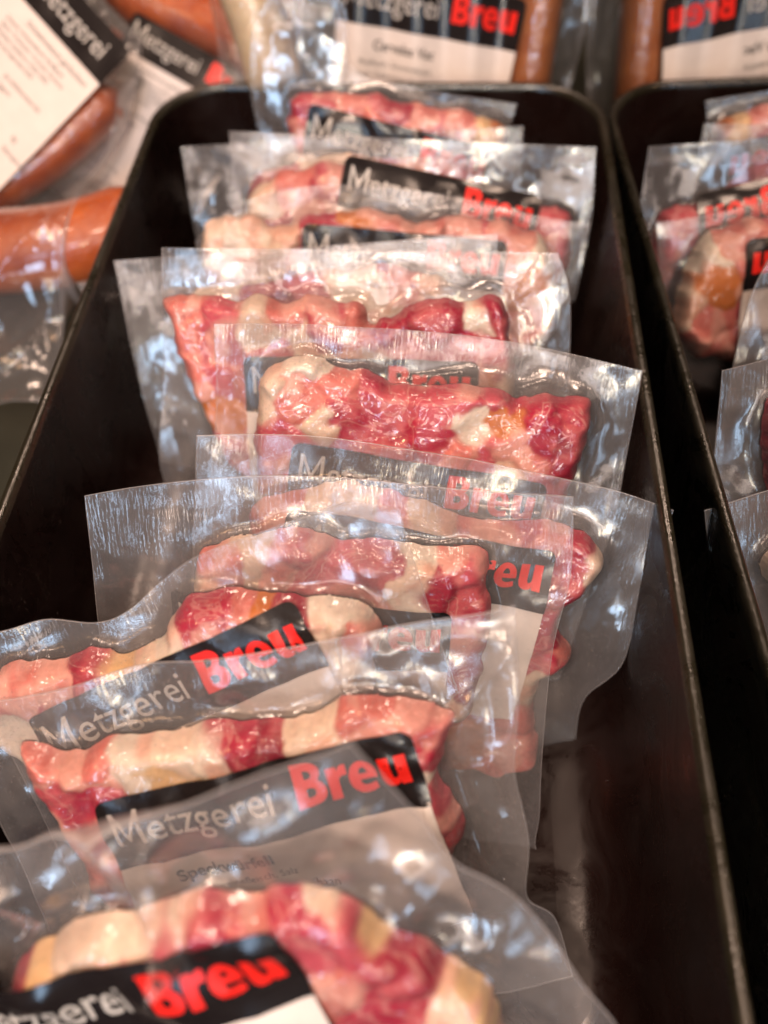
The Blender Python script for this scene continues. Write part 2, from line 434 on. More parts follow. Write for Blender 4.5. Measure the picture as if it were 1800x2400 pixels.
def flat_breu(unit):
    def arc(cx, cy, rx, ry, a0, a1, n=10):
        return [(cx + rx * math.cos(math.radians(a0 + (a1 - a0) * i / n)), cy + ry * math.sin(math.radians(a0 + (a1 - a0) * i / n))) for i in range(n + 1)]
    B = [[(0, 0)] + arc(.40, .285, .30, .285, -90, 62) + arc(.37, .755, .27, .245, -38, 90) + [(0, 1)],
         [(.25, .19)] + arc(.36, .295, .10, .105, -90, 90, 6) + [(.25, .40)], [(.25, .60)] + arc(.34, .70, .09, .10, -90, 90, 6) + [(.25, .80)]]
    rr = [[(0, 0), (.24, 0), (.24, .40), (.27, .47), (.33, .51), (.45, .51), (.45, .75), (.36, .75), (.29, .71), (.24, .63), (.23, .735), (0, .735)]]
    e = [[(.63, .30), (.235, .30), (.25, .22), (.30, .175), (.38, .158), (.47, .172), (.57, .205), (.60, .05), (.48, -.005)] + arc(.32, .365, .32, .385, -88, -352, 20)[:-1] + [(.635, .40)],
         [(.235, .44)] + arc(.33, .47, .095, .12, 180, 0, 8) + [(.425, .44)]]
    u = [[(0, .735), (0, .23), (.04, .08), (.13, 0), (.24, -.015), (.34, .02), (.39, .09), (.40, 0), (.63, 0), (.63, .735), (.38, .735), (.38, .29), (.35, .21), (.30, .18), (.26, .20), (.245, .27), (.245, .735)]]
    cu = bpy.data.curves.new('logo', 'CURVE'); cu.dimensions = '2D'; cu.fill_mode = 'BOTH'
    for L, dx in ((B, 0), (rr, .77), (e, 1.24), (u, 1.96)):
        for P in L:
            sp = cu.splines.new('POLY'); sp.points.add(len(P) - 1); sp.use_cyclic_u = True
            for q, p in zip(sp.points, P): q.co = ((p[0] + dx) * unit, p[1] * unit, 0, 1)
    o = bpy.data.objects.new('logo', cu); COL.objects.link(o)
    dg = bpy.context.evaluated_depsgraph_get(); dg.update()
    me = bpy.data.meshes.new_from_object(o.evaluated_get(dg))
    bm = bmesh.new(); bm.from_mesh(me)
    for v in bm.verts: v.co.y -= .0195; v.co.z = 0
    bmesh.ops.remove_doubles(bm, verts=bm.verts[:], dist=1e-7)
    grid_cut(bm, .003)
    bpy.data.objects.remove(o); bpy.data.curves.remove(cu); bpy.data.meshes.remove(me)
    return bm_arrays(bm)

def round_top(wd, y0, y1, r):
    pts = [(0, y0), (wd, y0)]
    for i in range(7):
        a = i / 6 * math.pi / 2
        pts.append((wd - r + r * math.cos(a), y1 - r + r * math.sin(a)))
    for i in range(7):
        a = math.pi / 2 + i / 6 * math.pi / 2
        pts.append((r + r * math.cos(a), y1 - r + r * math.sin(a)))
    return pts

_T = {}
def templates(body_h, kind):
    k = (round(body_h, 4), kind)
    if k in _T: return _T[k]
    d = {}
    if 'base' not in _T:
        _T['base'] = dict(
            header=flat_poly(round_top(LW, -LH, 0, .0045)),
            t1=join_flat(flat_M(.0190, .0045, -.0190), flat_text('etzgerei', .0180, .0172, -.0190, offset=.00004, sx=.845)),
            t2=flat_breu(.0160))
    d.update(_T['base'])
    d['paper'] = flat_poly([(0.0004, -LH - body_h), (LW - .0004, -LH - body_h), (LW - .0004, -LH + .001), (0.0004, -LH + .001)])
    y = -LH
    if kind == 'bacon':
        T = [('Speckwürfeli', .0080, .020, -.011, .00020), ('Schweinefleisch, Salz', .0050, .026, -.0185, 0),
             ('Dünnerribaan', .0056, .050, -.0255, 0), ('für (Kochsalz,', .0056, .048, -.0322, 0), ('E250, Gewürze)', .0056, .050, -.0389, 0)]
    elif kind == 'cervelas':
        T = [('Cervelas Vac', .0085, .026, -.013, .00015), ('Rindfleisch, Schweinefleisch', .0048, .018, -.022, 0),
             ('Speck, Trinkwasser, Kochsalz', .0048, .016, -.029, 0), ('Gewürze, Zwiebeln, E250', .0048, .020, -.036, 0)]
    else:
        T = [('Schweinswurst geräuchert', .0055, .018, -.009, 0), ('Zutaten: Schweinefleisch, Rindfleisch', .0038, .006, -.0155, 0),
             ('Speck, Trinkwasser, Kochsalz, Gewürze', .0038, .006, -.0205, 0), ('Zwiebeln, Stabilisator E450, E452', .0038, .006, -.0255, 0),
             ('Konservierungsmittel E250', .0038, .006, -.0305, 0), ('zu verbrauchen bis', .0046, .030, -.042, 0), ('bei max. +5 C lagern', .0046, .006, -.049, 0),
             ('CHF/kg', .0052, .010, -.066, .0001), ('8.7 20', .0058, .010, -.075, .0001), ('kg', .0048, .060, -.066, 0), ('Nettogewicht', .0042, .060, -.075, 0),
             ('Energie 1120 kJ, Fett 23 g', .0042, .006, -.088, 0), ('Eiweiss 13 g, Salz 1.9 g', .0042, .006, -.095, 0), ('Herkunft Schweiz', .0050, .006, -.108, 0)]
    vs, fs, n = [], [], 0
    for s, size, x, yy, off in T:
        if -yy > body_h: continue
        V, Fc = flat_text(s, size, x, y + yy, offset=off, sx=.92)
        vs.append(V); fs.append(Fc + n); n += len(V)
    d['text'] = (np.concatenate(vs), np.concatenate(fs)) if vs else None
    _T[k] = d
    return d

# ------------------------------------------------------------------ pack builder
PAL = {'R': (.40, .014, .052), 'D': (.27, .009, .034), 'S': (.66, .19, .165), 'P': (.58, .085, .125),
       'F': (.80, .62, .50), 'W': (.84, .73, .63), 'O': (.55, .17, .04), 'Y': (.75, .50, .27)}
LEANV = {'R': 1, 'D': .8, 'S': .6, 'P': .9, 'F': 0, 'W': 0, 'O': .3, 'Y': 0}
CHNAME = {'R': 'deep red lean chunk', 'D': 'dark red lean chunk', 'S': 'salmon pink chunk', 'P': 'pink lean chunk', 'F': 'cream fat chunk',
          'W': 'white fat chunk', 'O': 'orange smoked chunk', 'Y': 'yellow fat chunk'}
DX = 0.001

class Pack:
    def __init__(s, name, label, cat, group, lean, TL, TR, Y=None, Z=None, psi=0.0, seed=0, L=.175):
        s.seed = seed; s.L = L
        rs = s.rs = np.random.RandomState(seed + 11)
        t = math.radians(lean); ps = math.radians(psi)
        v = np.array([math.sin(-ps) * math.cos(t), math.cos(ps) * math.cos(t), math.sin(t)])
        u = np.array([math.cos(ps), math.sin(ps), 0.0])
        n = np.cross(u, v)
        c = at((TL[0] + TR[0]) / 2, (TL[1] + TR[1]) / 2, Y) if Z is None else at_z((TL[0] + TR[0]) / 2, (TL[1] + TR[1]) / 2, Z)
        s.o = c; s.n = n
        s.u, s.v = u, v
        a = s.loc(*TL); b = s.loc(*TR)
        ang = math.atan2(b[1] - a[1], b[0] - a[0])
        s.u, s.v = u * math.cos(ang) + v * math.sin(ang), -u * math.sin(ang) + v * math.cos(ang)
        s.TL, s.TR = s.loc(*TL), s.loc(*TR)
        s.W = s.TR[0] - s.TL[0]
        root = bpy.data.objects.new(name, None); COL.objects.link(root)
        M = Matrix(((s.u[0], s.v[0], n[0], c[0]), (s.u[1], s.v[1], n[1], c[1]), (s.u[2], s.v[2], n[2], c[2]), (0, 0, 0, 1)))
        root.matrix_world = M
        root.empty_display_size = .02
        tag(root, label, cat, group)
        s.root = root
        s.h = None
        print('PACK %-14s seed %2d W=%.3f ang=%.1f top=%s' % (name, seed, s.W, math.degrees(ang), np.round(c, 3)))

    def loc(s, x, y, z=0.0):
        d = ray(x, y)
        k = ((s.o + s.n * z - CAM) @ s.n) / (d @ s.n)
        p = CAM + d * k - s.o
        return np.array([p @ s.u, p @ s.v])

    def locs(s, P, z=0.0): return np.array([s.loc(p[0], p[1], z) for p in P])

    def setup_grid(s, pts, margin=.05):
        lo = pts.min(0) - margin; hi = pts.max(0) + margin
        s.x0, s.y0 = lo
        s.nx = int((hi[0] - lo[0]) / DX) + 1; s.ny = int((hi[1] - lo[1]) / DX) + 1
        s.gx, s.gy = np.meshgrid(s.x0 + np.arange(s.nx) * DX, s.y0 + np.arange(s.ny) * DX, indexing='ij')

    def samp(s, A, x, y):
        fx = np.clip((x - s.x0) / DX, 0, s.nx - 1.001); fy = np.clip((y - s.y0) / DX, 0, s.ny - 1.001)
        i = fx.astype(int); j = fy.astype(int); fx = fx - i; fy = fy - j
        return (A[i, j] * (1 - fx) + A[i + 1, j] * fx) * (1 - fy) + (A[i, j + 1] * (1 - fx) + A[i + 1, j + 1] * fx) * fy

    def meat(s, poly, seeds=(), T=0.0122, edge=.0085, mix='RRPSSPFFWO', spacing=.0195, low=.0, chunk_labels=True):
        rs = s.rs
        poly = s.locs(poly, T * .6)
        # keep the chunks above the bag's bottom
        poly[:, 1] = np.maximum(poly[:, 1], -s.L + .012)
        s.setup_grid(poly)
        gx, gy = s.gx, s.gy
        wx = gx + .0050 * fbm(gx / .013, gy / .013, s.seed + 5); wy = gy + .0050 * fbm(gx / .013, gy / .013, s.seed + 9)
        sd = poly_sdf(wx, wy, chaikin(poly, 2))
        # seeds
        pts, typ = [], []
        for x, y, k in seeds:
            pts.append(s.loc(x, y, T)); typ.append(k)
        lo = poly.min(0); hi = poly.max(0)
        for _ in range(1500):
            p = lo + rs.rand(2) * (hi - lo)
            if pts and min(np.hypot(*(np.array(pts) - p).T)) < spacing * (.8 + .4 * rs.rand()): continue
            if poly_sdf(np.array([p[0]]), np.array([p[1]]), poly)[0] < .002: continue
            pts.append(p); typ.append(mix[rs.randint(len(mix))])
        pts = np.array(pts); n = len(pts)
        D = np.empty((n,) + gx.shape)
        w2x = wx + .0085 * fbm(gx / .014, gy / .014, s.seed + 21, 3); w2y = wy + .0085 * fbm(gx / .014, gy / .014, s.seed + 31, 3)
        for i in range(n):
            a = rs.rand() * math.pi; q = 1 + .5 * rs.rand()
            dx = w2x - pts[i, 0]; dy = w2y - pts[i, 1]
            e1 = dx * math.cos(a) + dy * math.sin(a); e2 = -dx * math.sin(a) + dy * math.cos(a)
            D[i] = np.hypot(e1 / q ** .5, e2 * q ** .5)
        order = np.argsort(D, axis=0)
        c1 = order[0]; d1 = np.take_along_axis(D, order[:1], 0)[0]; d2 = np.take_along_axis(D, order[1:2], 0)[0]
        gap = d2 - d1
        off = (rs.rand(n) - .5) * .0040
        tx = (rs.rand(n) - .5) * .26; ty = (rs.rand(n) - .5) * .26
        wgt = np.exp(-(D - d1) / .0022); wgt /= wgt.sum(0)
        H = np.zeros_like(gx); Cc = np.zeros(gx.shape + (3,)); Ln = np.zeros_like(gx)
        for i in range(n):
            w_ = wgt[i]
            H += w_ * (off[i] + tx[i] * np.clip(gx - pts[i, 0], -.02, .02) + ty[i] * np.clip(gy - pts[i, 1], -.02, .02))
        wc = np.exp(-(D - d1) / (.00025 + .0016 * np.clip(fbm(gx / .012, gy / .012, s.seed + 95, 2) + .25, 0, 1))); wc /= wc.sum(0)
        for i in range(n):
            c = np.array(PAL[typ[i]]) * (1 + (rs.rand() - .5) * .25)
            bl = np.clip(fbm(gx / .012 + 13 * i, gy / .012, s.seed + 40 + i, 2) * 1.6, -1, 1)
            if typ[i] in 'FW':
                alt = np.array((.78, .38, .28)); f = np.clip(bl * 2.0 - .45, 0, .6)
            elif typ[i] in 'RD':
                alt = np.array((.60, .12, .14)); f = np.clip(bl * 2.2 - .2, 0, .7)
            else:
                alt = np.array((.80, .44, .37)); f = np.clip(bl * 2.4 - .15, 0, .75)
            ci = c + (alt - c) * f[..., None]
            Cc += wc[i][..., None] * ci; Ln += wc[i] * LEANV[typ[i]]
        crease = .0013 * np.exp(-(gap / .0032) ** 2) * np.clip(.5 + 2.2 * fbm(gx / .02, gy / .02, s.seed + 90, 2), 0, 1.3)
        e = np.clip(sd / edge, 0, 1)
        prof = np.clip(1 - (1 - e) ** 2, 0, 1) ** .62
        Tl = T * (1 + .42 * fbm(gx / .030, gy / .030, s.seed + 77, 2))
        h = prof * (Tl + H - crease) + .0004 * fbm(gx / .008, gy / .008, s.seed + 60, 2) * prof
        h = blur(np.maximum(h, 0), 1)
        h[sd <= 0] = 0
        s.h = h; s.h0 = h.copy()
        hx, hy = np.gradient(h, DX)
        NRM = np.stack([-hx, -hy, np.ones_like(h)], -1); NRM = (NRM / np.linalg.norm(NRM, axis=-1, keepdims=True)).reshape(-1, 3)
        # one mesh per chunk, cut from the same height field, closed by skirts to the back sheet
        cell = c1[:-1, :-1]
        ok = (sd[:-1, :-1] > 0) | (sd[1:, :-1] > 0) | (sd[:-1, 1:] > 0) | (sd[1:, 1:] > 0)
        sg = blur(sd, 1); sx, sy = np.gradient(sg, DX); gl2 = np.sqrt(sx ** 2 + sy ** 2) + 1e-6
        mv = np.where((sd <= 0) & (sd > -.003), -sg, 0) / gl2
        px_ = gx + sx / gl2 * mv; py_ = gy + sy / gl2 * mv
        idx = np.arange(gx.size).reshape(gx.shape)
        quad = np.stack([idx[:-1, :-1], idx[1:, :-1], idx[1:, 1:], idx[:-1, 1:]], -1)
        P = np.stack([px_, py_, h - .0004], -1).reshape(-1, 3)
        Cf = Cc.reshape(-1, 3); Lf = Ln.reshape(-1)
        for i in range(n):
            q = quad[(cell == i) & ok]
            if len(q) < 12: continue
            # skirt on boundary edges
            E_ = np.concatenate([q[:, [0, 1]], q[:, [1, 2]], q[:, [2, 3]], q[:, [3, 0]]])
            key = np.sort(E_, 1); key = key[:, 0] * 10 ** 7 + key[:, 1]
            _, inv, cnt = np.unique(key, return_inverse=True, return_counts=True)
            B = E_[cnt[inv] == 1]
            used, inv2 = np.unique(q, return_inverse=True); q2 = inv2.reshape(q.shape)
            mp = {g: k for k, g in enumerate(used)}
            bu = np.unique(B); nb = {g: len(used) + k for k, g in enumerate(bu)}
            V = np.concatenate([P[used], P[bu] * [1, 1, 0] + [0, 0, .0006]])
            side = np.array([[mp[b], mp[a], nb[a], nb[b]] for a, b in B])
            me = mesh_np('meat_chunk', V, np.concatenate([q2, side]))
            cattr(me, 'col', np.concatenate([Cf[used], Cf[bu]])); fattr(me, 'lean', np.concatenate([Lf[used], Lf[bu]]))
            me.normals_split_custom_set_from_vertices(np.concatenate([NRM[used], NRM[bu]]).tolist())
            o = link('meat_chunk', me, s.root, M_MEAT)
            if chunk_labels: o['label'] = CHNAME[typ[i]]
        return s

    def sausages(s, lines, r=.02, mat=None, rr=None):
        allp = []
        rr = rr or [r] * len(lines)
        L = [smooth_line(s.locs(l, q), np.linspace(0, 1, 28)) for l, q in zip(lines, rr)]
        s.setup_grid(np.concatenate(L), .06)
        h = np.zeros_like(s.gx)
        mats = mat if isinstance(mat, list) else [mat] * len(lines)
        for pl, r_, mt in zip(L, rr, mats):
            for k, p in enumerate(pl):
                t = k / (len(pl) - 1); q = r_ * max(.25, math.sin(min(t, 1 - t) * math.pi * .5 / .10) if min(t, 1 - t) < .10 else 1)
                d2 = (s.gx - p[0]) ** 2 + (s.gy - p[1]) ** 2
                h = np.maximum(h, np.where(d2 < q * q, r_ * .9 + np.sqrt(np.maximum(q * q - d2, 0)), 0))
            V, Fc = [], []; ns = 24
            for k, p in enumerate(pl):
                t = k / (len(pl) - 1); e = min(t, 1 - t)
                q = r_ * (max(.05, math.sin(e * math.pi * .5 / .10)) if e < .10 else 1)
                dv = pl[min(k + 1, len(pl) - 1)] - pl[max(k - 1, 0)]; dv = dv / np.hypot(*dv); nn = np.array([-dv[1], dv[0]])
                for j in range(ns):
                    a = j / ns * 2 * math.pi
                    V.append((p[0] + nn[0] * q * math.cos(a), p[1] + nn[1] * q * math.cos(a), r_ * .9 + q * math.sin(a)))
            for k in range(len(pl) - 1):
                for j in range(ns):
                    Fc.append((k * ns + j, k * ns + (j + 1) % ns, (k + 1) * ns + (j + 1) % ns, (k + 1) * ns + j))
            link('sausage', mesh_np('sausage', V, Fc), s.root, mt)
        s.h = h + .0008 * (h > 0); s.h0 = h
        return s

    def film(s, left=None, right=None, top=None, bottom=None, slope=1.5, waves=.004, wl=.05, res=.0013, tighten=6, curl=0.0, seal_w=.022, side=.006, folds=(), milk=.25, crinkle=.0007):
        if s.h is None:
            s.setup_grid(np.array([[s.TL[0], -s.L], [s.TR[0], 0]]), .04); s.h = np.zeros_like(s.gx); s.h0 = s.h
        hf = tent(s.h, slope * DX, 34)
        hs = blur(hf, tighten)
        hf = np.maximum(hs, s.h + .0002)
        hf = blur(hf, 1); hf = np.maximum(hf, s.h + .0002)
        s.hf = hf
        ld = tent(s.h, .35 * DX, 10); ld = blur(ld, 22)
        s.hl = np.maximum(ld, blur(hf, 3)) + .0003
        s.hl = np.maximum(blur(s.hl, 2), hf + .0003)
        A, B = s.TL, s.TR
        C = np.array([A[0] + .004, -s.L]); Dd = np.array([B[0] - .004, -s.L])
        Lp = np.array([A, C]) if left is None else np.concatenate([[A], s.locs(left)])
        Rp = np.array([B, Dd]) if right is None else np.concatenate([[B], s.locs(right)])
        Tp = np.array([A, B]) if top is None else np.concatenate([[A], s.locs(top), [B]])
        Lp[:, 1] = np.maximum(Lp[:, 1], -s.L); Rp[:, 1] = np.maximum(Rp[:, 1], -s.L)
        Bp = np.array([Lp[-1], Rp[-1]])
        ns = int(s.W / res); nt_ = int(s.L / res)
        S = np.linspace(0, 1, ns - 1); S = np.concatenate([[0, .0022], S[1:-1], [1 - .0022, 1]])
        Tt = np.linspace(0, 1, nt_ - 1); Tt = np.concatenate([[0, .0022], Tt[1:-1], [1 - .0022, 1]])
        l = smooth_line(Lp, Tt); r = smooth_line(Rp, Tt); tp = smooth_line(Tp, S); bt = smooth_line(Bp, S)
        ss = S[:, None, None]; tt = Tt[None, :, None]
        Pq = ((1 - ss) * l[None] + ss * r[None] + (1 - tt) * tp[:, None] + tt * bt[:, None]
              - ((1 - ss) * (1 - tt) * tp[0] + ss * (1 - tt) * tp[-1] + (1 - ss) * tt * bt[0] + ss * tt * bt[-1]))
        x, y = Pq[..., 0], Pq[..., 1]
        H = s.samp(hf, x, y)
        inside = (x > s.x0) & (x < s.x0 + s.nx * DX) & (y > s.y0) & (y < s.y0 + s.ny * DX)
        H = np.where(inside, H, 0)
        hb = s.samp(blur(s.h0, 12), x, y) * inside
        free = np.exp(-hb / .002)
        wv = waves * free * (1.6 * fbm(x / wl, y / (wl * 1.4), s.seed + 101, 2))
        ed = np.minimum(np.minimum(S, 1 - S)[:, None] * s.W, Tt[None, :] * s.L)
        wv = wv * np.clip(1.35 - ed / .05, .35, 1.35)
        crl = curl * np.exp(-Tt[None, :] * s.L / .02) * free
        for (fx, fy, gx_, gy_, amp, wd) in folds:      # crease lines given in picture points
            a = s.loc(fx, fy); b = s.loc(gx_, gy_); e = b - a; Lq = (e ** 2).sum()
            tq = np.clip(((x - a[0]) * e[0] + (y - a[1]) * e[1]) / Lq, 0, 1)
            dq = np.hypot(x - a[0] - tq * e[0], y - a[1] - tq * e[1])
            H = H + amp * np.exp(-dq / (wd * (.35 + tq)))
        ck = np.abs(fbm(x / .030 + 3, y / .034, s.seed + 201, 3)) - .2
        wv = wv - crinkle * 3.2 * ck * free * np.clip(ed / .012, .25, 1)
        off = wv + crl
        front = np.stack([x, y, H + off + .0001], -1)
        back = np.stack([x, y, off - .0004 - .0002 * (H > .001)], -1)
        nS, nT = x.shape
        V = np.concatenate([front.reshape(-1, 3), back.reshape(-1, 3)])
        idx = np.arange(nS * nT).reshape(nS, nT)
        q = np.stack([idx[:-1, :-1], idx[:-1, 1:], idx[1:, 1:], idx[1:, :-1]], -1).reshape(-1, 4)
        q2 = q[:, ::-1] + nS * nT
        per = np.concatenate([idx[:, 0], idx[-1, 1:], idx[-2::-1, -1], idx[0, -2:0:-1]])
        pn = np.roll(per, -1)
        rimq = np.stack([per, pn, pn + nS * nT, per + nS * nT], 1)
        me = mesh_np('film', V, np.concatenate([q, q2, rimq]))
        sw = seal_w * (1 + .4 * vnoise(S * 9, S * 0, s.seed + 3))[:, None]
        dt = Tt[None, :] * s.L + 0 * x
        seal = np.clip((sw - dt) / .004 + .5, 0, 1)
        seal = np.maximum(seal, .55 * np.clip((side - np.minimum(S, 1 - S)[:, None] * s.W) / .002 + .5, 0, 1) + 0 * x)
        seal = np.maximum(seal, .10 * free)
        edge = np.zeros_like(x); edge[0, :] = edge[-1, :] = 1; edge[:, 0] = edge[:, -1] = 1
        tight = np.clip(hb / .003, 0, 1) * np.clip(1 - (H - s.samp(s.h0, x, y)) / .004, .1, 1)
        z = np.zeros(x.size)
        fattr(me, 'seal', np.concatenate([seal.ravel(), seal.ravel()]))
        fattr(me, 'edge', np.concatenate([edge.ravel(), edge.ravel()]))
        fattr(me, 'milk', np.concatenate([(milk * (1 - .75 * tight)).ravel(), z]))
        fattr(me, 'tight', np.concatenate([tight.ravel(), z]))
        link('film', me, s.root, M_FILM)
        me.materials.append(M_BACK)
        mi = np.zeros(len(me.polygons), dtype=np.int32); mi[len(q):2 * len(q)] = 1
        me.polygons.foreach_set('material_index', mi)
        return s

    def label(s, TL, TR, body=.062, kind='bacon', scale=1.0, lab=None, red=True, flat=None):
        a = s.loc(*TL); b = s.loc(*TR)
        for _ in range(3):
            za, zb = (flat, flat) if flat else (float(s.samp(s.hl, a[0], a[1])), float(s.samp(s.hl, b[0], b[1])))
            a = s.loc(TL[0], TL[1], za); b = s.loc(TR[0], TR[1], zb)
        ang = math.atan2(b[1] - a[1], b[0] - a[0])
        print('   label implied width %.3f ang %.1f' % (np.hypot(*(b - a)), math.degrees(ang)))
        # anchored at the top-right corner, true size
        o = b - np.array([math.cos(ang), math.sin(ang)]) * LW * scale
        tp = templates(body, kind)
        def conf(VF, lift, name, parent, mat, dx=0, dy=0):
            V, Fc = VF
            xx = (V[:, 0] + dx) * scale; yy = (V[:, 1] + dy) * scale
            x = o[0] + xx * math.cos(ang) - yy * math.sin(ang); y = o[1] + xx * math.sin(ang) + yy * math.cos(ang)
            z = (s.samp(s.hl, x, y) if not flat else flat + .0012 * fbm(x / .03, y / .03, s.seed + 8, 2)) + lift
            me = mesh_np(name, np.stack([x, y, z], 1), Fc)
            return link(name, me, parent, mat)
        p = conf(tp['paper'], 0, 'label', s.root, M_WHITE)
        if lab: p['label'] = lab
        conf(tp['header'], .00015, 'header_band', p, M_BLACK)
        w1 = tp['t1'][0][:, 0].max()
        w2 = tp['t2'][0][:, 0].max()
        conf(tp['t1'], .00032, 'logo_lettering', p, M_GREY, dx=0 if red else LW - .012 - w1)
        if red: conf(tp['t2'], .00032, 'logo_lettering', p, M_RED, dx=LW - .0042 - w2)
        if tp['text'] is not None:
            conf(tp['text'], .00020, 'printed_text', p, M_INK, dx=0 if red else .042)
        return s

# ------------------------------------------------------------------ the setting: shelf, tray, mirror
def box(name, lo, hi, mat, parent=None):
    V = [(x, y, z) for x in (lo[0], hi[0]) for y in (lo[1], hi[1]) for z in (lo[2], hi[2])]
    Fc = [(0, 1, 3, 2), (4, 6, 7, 5), (0, 4, 5, 1), (2, 3, 7, 6), (0, 2, 6, 4), (1, 5, 7, 3)]
    return link(name, mesh_np(name, V, Fc, False), parent, mat)

sh = box('shelf', (-1.6, -.9, -.15), (.16, 1.6, -.122), M_SHELF); tag(sh, kind='structure')

XL, XR, YB, YF = -.1925, .1030, .520, -.14
DEPTH = -.112

def rring(x0, x1, y0, y1, r, z, ns=14):
    pts = []
    for cx, cy, a0 in ((x1 - r, y1 - r, 0), (x0 + r, y1 - r, 90), (x0 + r, y0 + r, 180), (x1 - r, y0 + r, 270)):
        for i in range(ns + 1):
            a = math.radians(a0 + 90 * i / ns)
            pts.append((cx + r * math.cos(a), cy + r * math.sin(a), z))
    return pts

def tray(name, x0, x1, y0, y1, label):
    root = bpy.data.objects.new(name, None); COL.objects.link(root); root.location = ((x0 + x1) / 2, (y0 + y1) / 2, -.118)
    tag(root, label, 'tray')
    def loft(nm, prof, mat, cap=False):
        V, Fc = [], []
        for (ins, z, r) in prof:
            V += rring(x0 + ins, x1 - ins, y0 + ins, y1 - ins, max(r - ins, .012), z)
        n = len(V) // len(prof)
        for k in range(len(prof) - 1):
            for j in range(n):
                Fc.append((k * n + j, k * n + (j + 1) % n, (k + 1) * n + (j + 1) % n, (k + 1) * n + j))
        V = [(a - root.location.x, b - root.location.y, c - root.location.z) for a, b, c in V]
        me = bpy.data.meshes.new(nm)
        if cap: Fc.append(tuple((len(prof) - 1) * n + j for j in range(n)))
        me.from_pydata(V, [], Fc); me.update()
        me.polygons.foreach_set('use_smooth', [len(p.vertices) == 4 for p in me.polygons])
        return link(nm, me, root, mat)
    R = .048
    loft('tray_rim', [(.0005, -.012, R), (0, -.004, R), (.0004, -.001, R), (.0014, 0, R), (.0036, 0, R), (.0048, -.0010, R), (.0054, -.004, R)], M_RIM)
    loft('basin', [(.0054, -.004, R), (.0068, -.03, R), (.010, -.080, R), (.013, -.095, R), (.019, -.105, R), (.028, -.110, R), (.040, DEPTH, R)], M_TRAY, cap=True)
    loft('outer_wall', [(.0005, -.012, R), (.002, -.03, R), (.007, -.10, R), (.012, -.1175, R)], M_TRAY)
    return root
tray('meat_tray', XL, XR, YF, YB, 'black rounded rectangular tray holding the row of vacuum packed bacon packs')

# mirror wall along the right-hand side
mr = box('mirror_panel', (0, -1.0, -.121), (.006, 1.5, .55), M_MIRROR)
tag(mr, 'tall mirror wall right of the black tray doubling the packs in reflection', 'mirror')
mr.location = (.1150, .12, 0); mr.rotation_euler = (0, 0, math.radians(1.9))

# ------------------------------------------------------------------ packs
G = 'vacuum packs of diced bacon standing in the tray'
def bacon(label, **kw): return Pack('bacon_pack', label, 'meat pack', G, **kw)

# nearest pack, blurred, bottom of the picture
b = bacon('nearest blurred bacon pack at the bottom with broad glare streaks on its film', Z=.052, lean=58, TL=(-480, 1965), TR=(757, 1613), seed=1, L=.17)
b.meat([(-60, 2228), (-10, 2168), (20, 2118), (90, 2048), (180, 2016), (300, 2003), (400, 1976), (500, 1973), (620, 1966), (740, 1983), (830, 2020), (900, 2068), (950, 2118), (1050, 2148), (1085, 2208), (1110, 2318), (900, 2658), (0, 2658), (-100, 2408)],
       [(10, 2143, 'R'), (70, 2108, 'Y'), (150, 2068, 'F'), (230, 2063, 'F'), (190, 2128, 'F'), (320, 2068, 'P'), (390, 2108, 'P'), (330, 2013, 'F'), (450, 2048, 'R'), (530, 2043, 'R'), (520, 1983, 'S'), (640, 2028, 'R'), (690, 2008, 'F'), (760, 2048, 'P'), (790, 2008, 'F'), (870, 2108, 'R'), (840, 2053, 'Y'), (1020, 2178, 'Y'), (990, 2238, 'F'), (1080, 2248, 'Y'), (930, 2143, 'D'), (600, 2088, 'P')], T=0.0126)
b.film(right=[(860, 1745), (975, 1885), (1105, 1960), (1250, 2100), (1340, 2215), (1400, 2500)], left=[(-500, 2300)], waves=.007, milk=.40, crinkle=.0045,
       folds=[(400, 1990, 220, 1770, .009, .006), (390, 2010, 340, 1790, .007, .004), (90, 1980, -60, 1860, .008, .005)])
b.label((-240, 2118), (588, 2008), scale=1.0)

b = bacon('second nearest bacon pack, label turned slightly anticlockwise with its white text part half veiled', Y=.098, lean=48, TL=(-120, 1545), TR=(1112, 1308), seed=2, L=.175)
b.meat([(18, 1618), (60, 1623), (150, 1630), (280, 1610), (420, 1588), (560, 1573), (620, 1578), (720, 1538), (800, 1518), (990, 1540), (985, 1578), (950, 1658), (960, 1718), (1010, 1808), (1000, 1868), (975, 1898), (900, 2018), (300, 2068), (200, 1918), (130, 1788), (60, 1718)],
       [(80, 1658, 'S'), (150, 1650, 'S'), (150, 1708, 'R'), (210, 1728, 'R'), (215, 1658, 'S'), (310, 1658, 'W'), (390, 1638, 'F'), (450, 1658, 'W'), (360, 1688, 'Y'), (520, 1608, 'R'), (500, 1658, 'R'), (590, 1603, 'D'), (670, 1583, 'F'), (650, 1628, 'F'), (740, 1578, 'S'), (800, 1548, 'S'), (880, 1548, 'P'), (900, 1608, 'R'), (960, 1578, 'P'), (840, 1608, 'P'), (980, 1828, 'D'), (990, 1873, 'D'), (960, 1768, 'P')], T=0.0111)
b.film(right=[(1118, 1500), (1110, 1650), (1140, 1800), (1138, 1930), (1200, 1990), (1240, 2120)], top=[(100, 1500), (300, 1447), (690, 1388)], waves=.006, milk=.45, crinkle=.0022,
       folds=[(985, 1540, 1100, 1400, .004, .004), (1000, 1800, 1060, 1880, .003, .004)])
b.label((150, 1745), (884, 1578))

